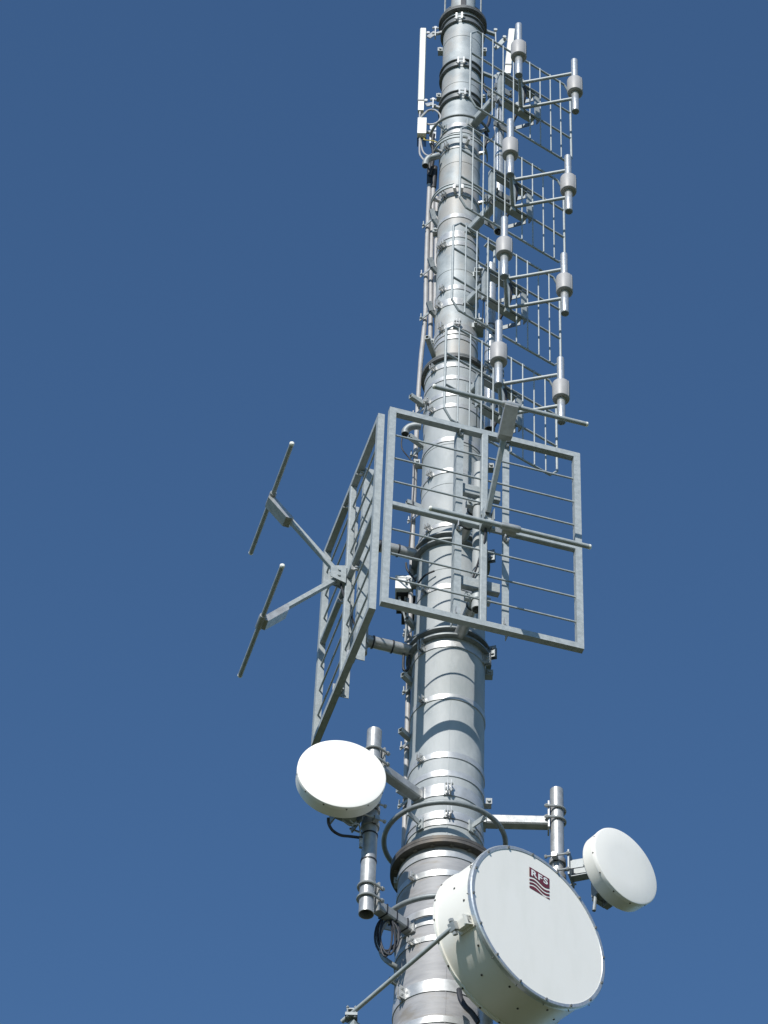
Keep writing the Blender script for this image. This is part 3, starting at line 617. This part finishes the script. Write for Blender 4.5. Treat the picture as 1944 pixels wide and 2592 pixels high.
# left pole
PL = V((-.545, -.553, 0)); PR = V((.842, 0, 0))
def pole(xy, zb, zt, r, label, arms, bands):
    rt_ = thing('dish_pole', label, 'pole', xy + Z * zb, 'vertical poles carrying the small dishes')
    b = MB(); h = zt - zb; b.lathe([(r - .006, h - .03), (r - .006, 0), (r, 0), (r, h), (.001, h + .001)], xy + Z * zb, Z, 40, False); b.lathe([(.001, h * .4), (r - .006, h * .4)], xy + Z * zb, Z, 40, False); b.build('tube', 'pole', rt_)
    for z in bands:
        b = MB(); b.ring(r - .002, r + .004, z - .006, z + .006, 0, 360, 32, (xy.x, xy.y)); b.build('tie', 'black', rt_)
    d = xy.normalized(); t = V((-d.y, d.x, 0))
    for z in arms:
        q0 = rad(z); rr = xy.length
        b = MB(); b.bar(d * (q0 - .005) + Z * z, d * (rr - r - .018) + Z * z, .085, .085); b.box(d * (q0 + .008) + Z * z, d * .01, t * .06, Z * .055); ar = b.build('arm', 'pole', rt_)
        b = MB(); b.box(d * (rr - r - .012) + Z * (z + .05), d * .006, t * .055, Z * .13); b.build('arm_plate', 'bright', ar)
        if z == arms[-1]:
            b = MB()
            for q in (.06, .17, .27): b.box(d * (q0 + q) + Z * z, d * .006, t * .0445, Z * .0445)
            b.build('cable_tie', 'black', ar)
        for k in (.0, .11):
            b = MB(); zz = z + .01 + k; c = d * rr
            path = [c - d * (r + .045) + t * (r + .012)] + [c + (t * math.cos(a) + d * math.sin(a)) * (r + .012) for a in [math.pi * i / 12 for i in range(13)]] + [c - d * (r + .045) - t * (r + .012)]
            b.tube([p + Z * zz for p in path], .01, 8)
            for s_ in (-1, 1): b.nut(c - d * (r + .018) + t * (s_ * (r + .012)) + Z * zz, -d, .017, .018)
            b.build('u_bolt', 'pole', ar)
    return rt_
zl_up = on_cyl(*(1061.8, 2015), .289).z; 
pole(PL, 16.29, 18.07, .056, 'left vertical dish pole with two square arms, below the edge-on screen', (17.74, 16.42), (17.03, 16.78))
pole(PR, 16.3, 18.02, .052, 'right vertical dish pole rising behind the largest dish', (17.69, 16.6), (17.0,))
def clamp(xy, z, to, r, parent):
    d = (V((to.x, to.y, 0)) - xy); L = d.length; d.normalize(); t = V((-d.y, d.x, 0))
    for zz in (z + .075, z - .075):
        b = MB(); b.ring(r + .0005, r + .012, zz - .02, zz + .02, 0, 360, 28, (xy.x, xy.y))
        for s_ in (-1, 1):
            b.box(xy + t * (s_ * (r + .03)) + Z * zz, d * .02, t * .03, Z * .02); b.cyl(xy + t * (s_ * (r + .04)) + Z * zz - d * .07, xy + t * (s_ * (r + .04)) + Z * zz + d * .12, .008, 8); b.nut(xy + t * (s_ * (r + .04)) + Z * zz - d * .06, -d, .015, .016); b.nut(xy + t * (s_ * (r + .04)) + Z * zz + d * .09, d, .015, .016)
        b.build('pole_clamp', 'pole', parent)
    b = MB(); c = xy + d * (r + .05) + Z * z
    b.box(c, d * .006, t * .085, Z * .12)
    for s_ in (-1, 1): b.box(xy + d * ((r + .05 + L) / 2) + t * (s_ * .045) + Z * z, d * ((L - r - .05) / 2), t * .005, Z * .04)
    b.box(xy + d * L + Z * z, d * .006, t * .1, Z * .11); b.bar(c - Z * .1, V((to.x, to.y, 0)) + Z * (z - .09), .07, .008)
    for s_ in (-1, 1):
        for k in (-.03, .03): b.nut(xy + d * (L * .6) + t * (s_ * .055) + Z * (z + k), t * s_, .016, .015)
    b.build('bracket', 'galv_dark', parent)
clamp(PL, cl.z - .12, cl - nl * .22, .056, dl)
zc = at_y(1430, 2205, 0).z
clamp(PR, zc, cr_ - nr * .2, .052, dr)
# radio unit under the right dish
b = MB(); q = cr_ - nr * .18 - Z * .17 - ur * .07; b.box(q, nr * .035, ur * .08, Z * .085); b.box(q - nr * .03, nr * .02, ur * .06, Z * .1); b.tube(bez([q - ur * .07 - Z * .08, q - ur * .08 - Z * .16, q - ur * .09 - Z * .24]), .014, 10); b.box(q - Z * .1 + ur * .05, nr * .03, ur * .025, Z * .02); b.build('radio_unit', 'galv_dark', dr)
b = MB(); q = cl - nl * .21 - Z * .28 - ul * .05; b.box(q + ul * .15 + Z * .1, nl * .03, ul * .05, Z * .05); b.tube(bez([q + ul * .1 + Z * .02, q + ul * .16 - Z * .02, q + ul * .2 + Z * .02]), .008, 8); b.build('radio_unit', 'pole', dl)
cable('black cable drooping from the dazzling left dish to its pole', [(831, 2070, -.74), (832, 2085, -.72), (842, 2102, -.7), (862, 2114, -.66), (885, 2117, -.62), (918, 2121, -.6)], .011, 'black')
cable('thin pale wire hanging beside the left dish pole', [(885, 2076, -.72), (897, 2086, -.7), (908, 2086, -.68), (912, 2105, -.62), (911, 2130, -.6), (914, 2141, -.6)], .006, 'pole')
b = MB(); p = at_y(914, 2132, -.61); b.box(p, (.012, 0, 0), (0, .012, 0), (0, 0, .03)); b.nut(p + V((0, -.01, -.03)), -Z, .015, .03); tag(b.build('hose_clip', 'pole', None, p), 'small metal clip on the left dish pole below the dish', 'clip')

# the big dish with its rim, emblem and strut
cb, nb_, ub = dish_frame(1364.2, 2343.2, -1.0, 40.83); RB = .624; DB = .395
big = thing('drum_dish', 'largest white drum dish with a maroon emblem, right front of the mast', 'dish', cb - nb_ * DB, 'white microwave dishes')
b = MB(); b.lathe([(.12, -DB - .17), (.3, -DB - .12), (.5, -DB - .05), (RB * .985, -DB - .002), (RB * 1.005, -DB), (RB * 1.005, -DB + .02), (RB * .985, -DB + .022), (RB * .985, -.034), (RB * .9, -.034)], cb, nb_, 128); b.build('shroud', 'white', big)
b = MB(); b.lathe([(RB * .985, -.035), (RB * 1.012, -.034), (RB * 1.014, -.03), (RB * 1.014, -.004), (RB * 1.0, .003), (RB * .963, .003), (RB * .96, .001), (RB * .96, -.03)], cb, nb_, 128, False); rim = b.build('rim', 'alu', big)
b = MB(); b.lathe([(RB * .97, -.02), (RB * .9605, -.001), (.3, .0), (.002, .0005)], cb, nb_, 96); b.build('radome', 'radome', big)
b = MB()
for k in range(16):
    a = 2 * math.pi * (k + .25) / 16; d = ub * math.cos(a) + Z * math.sin(a); b.nut(cb + d * (RB * .982) + nb_ * .003, nb_, .0095, .01); b.cyl(cb + d * (RB * 1.002) - nb_ * .03, cb + d * (RB * 1.03) - nb_ * .03, .004, 6)
b.build('rim_bolts', 'bolt', rim)
b = MB()
for k in range(22):
    a = 2 * math.pi * (k + .4) / 22; d = ub * math.cos(a) + Z * math.sin(a)
    for off in ((-DB * .5, -.09)[k % 2], -DB + .012): b.lathe([(.008, -.002), (.008, .004), (.004, .006)], cb + d * (RB * (.986 if off > -.38 else 1.004)) + nb_ * off, d, 8)
b.build('shroud_screws', 'screw', big)
# emblem on the radome
def emb(s_, t_, k=.0): return TL + (TR - TL) * s_ + (BL - TL) * t_ + nb_ * k
rf = lambda x, y: on_plane(1080 + x / 3.318, 2120 + y / 3.318, cb + nb_ * .001, nb_)
_tl, _tr, _bl, _br = rf(866, 250), rf(1035, 350), rf(857, 410), rf(1026, 524)
wd = ((_tr - _tl).dot(ub) + (_br - _bl).dot(ub)) / 2; ht = ((_tl - _bl).z + (_tr - _br).z) / 2; cc = (_tl + _tr + _bl + _br) / 4
TL = cc - ub * (wd / 2) + Z * (ht / 2); TR = TL + ub * wd; BL = TL - Z * ht
def wave(x, lo): return lo - .075 * math.sin(2 * math.pi * x)
b = MB(); NX = 24
def strip(f0, f1, k):
    top = [emb(i / NX, f0(i / NX), k) for i in range(NX + 1)]; bot = [emb(i / NX, f1(i / NX), k) for i in range(NX + 1)]; o = len(b.v)
    b.add(top + bot, [(i + 1, i, NX + 1 + i, NX + 2 + i) for i in range(NX)])
strip(lambda x: 0, lambda x: wave(x, .47), .0018)
strip(lambda x: wave(x, .575), lambda x: wave(x, .66), .0018)
strip(lambda x: wave(x, .745), lambda x: wave(x, .83), .0018)
strip(lambda x: min(wave(x, .915), 1.0), lambda x: 1.0 if x > .0 else 1.0, .0018)
em = b.build('emblem', 'red', big, smooth=False)
cu = bpy.data.curves.new('letters', 'FONT'); cu.body = 'RFS'; cu.size = .1; cu.offset = .0032; cu.align_x = 'CENTER'; cu.space_character = 1.2; cu.resolution_u = 6
to = bpy.data.objects.new('letters_tmp', cu); COL.objects.link(to); dg = bpy.context.evaluated_depsgraph_get(); dg.update()
me = bpy.data.meshes.new_from_object(to.evaluated_get(dg)); COL.objects.unlink(to); bpy.data.objects.remove(to)
xs = [v.co.x for v in me.vertices]; ys = [v.co.y for v in me.vertices]; x0, x1, y0, y1 = min(xs), max(xs), min(ys), max(ys)
b = MB(); b.add([emb(.09 + .82 * (v.co.x - x0) / (x1 - x0), .37 - .30 * (v.co.y - y0) / (y1 - y0), .0034) for v in me.vertices], [tuple(p.vertices) for p in me.polygons])
bpy.data.meshes.remove(me)
b.build('letters', 'vinyl', em, smooth=False)
# bracket on its shroud and the stay rod
bp = at_y(1172, 2313, 0); 
sd = (-ub * .92 - Z * .39).normalized(); hb = cb - nb_ * .11 + sd * (RB * .985); tb = nb_.cross(sd)
b = MB(); b.box(hb + sd * .026, sd * .026, nb_ * .06, tb * .028); b.box(hb + sd * .045 + nb_ * .055, sd * .036, nb_ * .005, tb * .036); b.box(hb + sd * .004, sd * .004, nb_ * .085, tb * .05); b.build('stay_bracket', 'white', big)
E0 = hb + sd * .075 - nb_ * .06; E1 = radial(866, 2586, -47)
st = thing('stay_rod', 'long grey stay rod reaching from the largest dish to the lower left', 'rod', E1)
b = MB(); b.cyl(E0, E1, .0165, 16); b.build('rod', 'galv', st)
b = MB(); b.box(E0, nb_ * .03, sd * .018, tb * .03); b.cyl(E0 - tb * .05, E0 + tb * .05, .012, 8); b.nut(E0 + tb * .04, tb, .02, .02); b.nut(E0 - tb * .06, tb, .02, .02); b.build('end_joint', 'pole', st)
A1 = E1.lerp(E0, .085)
sa = thing('stay_mount', 'short square tube with clamp plate holding the lower end of the stay rod', 'mount', A1)
d = V((A1.x, A1.y, 0)).normalized(); q = rad(A1.z - .08)
b = MB(); b.bar(d * (q - .01) + Z * (A1.z - .09), V((A1.x, A1.y, A1.z - .09)), .06, .06); b.build('arm', 'galv', sa)
b = MB(); b.box(A1 - Z * .03, (.042, 0, 0), (0, .042, 0), (0, 0, .012)); b.box(A1 + Z * .022, (.034, 0, 0), (0, .03, 0), (0, 0, .005))
for s_ in (-1, 1):
    for k in (-1, 1): b.cyl(A1 + V((.027 * s_, .027 * k, -.055)), A1 + V((.027 * s_, .027 * k, .045)), .006, 8); b.nut(A1 + V((.027 * s_, .027 * k, .027)), Z, .011, .01); b.nut(A1 + V((.027 * s_, .027 * k, -.042)), -Z, .011, .01)
b.build('clamp', 'galv_dark', sa)
# pole and arms behind the big dish
PB = pol(33, .56); pb = thing('dish_mount', 'galvanised pole mount hidden behind the largest dish', 'mount', PB + Z * 15.1)
b = MB(); b.lathe([(.057, 0), (.057, 1.45)], PB + Z * 15.1, Z, 28); b.build('tube', 'pole', pb)
for z in (15.3, 16.3):
    b = MB(); b.bar(pol(33, .33, z), pol(33, .51, z), .08, .08); b.build('arm', 'pole', pb)
bk = cb - nb_ * (DB + .12)
b = MB(); d = V((bk.x, bk.y, 0)) - PB; L = d.length; d.normalize()
for z in (cb.z + .16, cb.z - .16): b.bar(PB + Z * z, V((bk.x, bk.y, z)), .06, .09)
b.build('back_bracket', 'pole', big)
cable('thick black cable bending down from the back of the largest dish', [(1212, 2590, -.5), (1195, 2565, -.5), (1178, 2548, -.5), (1166, 2528, -.48), (1162, 2505, -.45)], .02, 'black')
# coil of cable beside the lower left arm
def coil():
    P = []; 
    for k in range(5 * 24 + 1):
        a = 2 * math.pi * k / 24; turn = k / 24
        cx, cy = 980 + 5 * math.sin(turn * 2.1), 2361 + 2.5 * turn
        rx, ry = 22 + 7 * math.sin(turn * 1.7), 48 + 7 * math.cos(turn * 2.3)
        P.append(at_y(cx + rx * math.sin(a), cy - ry * math.cos(a), -.36 + .012 * turn * math.cos(turn)))
    b = MB(); b.tube(P, .0075, 8)
    b.tube(bez([at_y(1000, 2340, -.36), at_y(1012, 2352, -.34), at_y(1011, 2368, -.33), at_y(1003, 2385, -.34), at_y(984, 2405, -.35)]), .0075, 8)
    return tag(b.build('cable_coil', 'black', None, P[0]), 'coil of thin black cable hanging below the lower square arm', 'cable')
coil()
b = MB(); P = [(1001, 2318, -.25), (985, 2325, -.22), (968, 2345, -.2), (958, 2375, -.2), (964, 2405, -.2), (972, 2425, -.2), (990, 2440, -.22), (1010, 2452, -.2)]
P = [at_y(*p) for p in P]; b.tube(bez(P), .02, 14); tag(b.build('bent_pipe', 'galv_dark', None, P[0]), 'bent dark pipe behind the black cable coil', 'pipe')
b = MB(); P = [at_y(1008, 2497, -.1), at_y(984, 2478, -.12)]; b.cyl(P[1], P[0] + V((.05, 0, -.02)), .021, 14); tag(b.build('stub_pipe', 'galv_dark', None, P[1]), 'short dark stub pipe at the left of the mast above the stay rod', 'pipe')
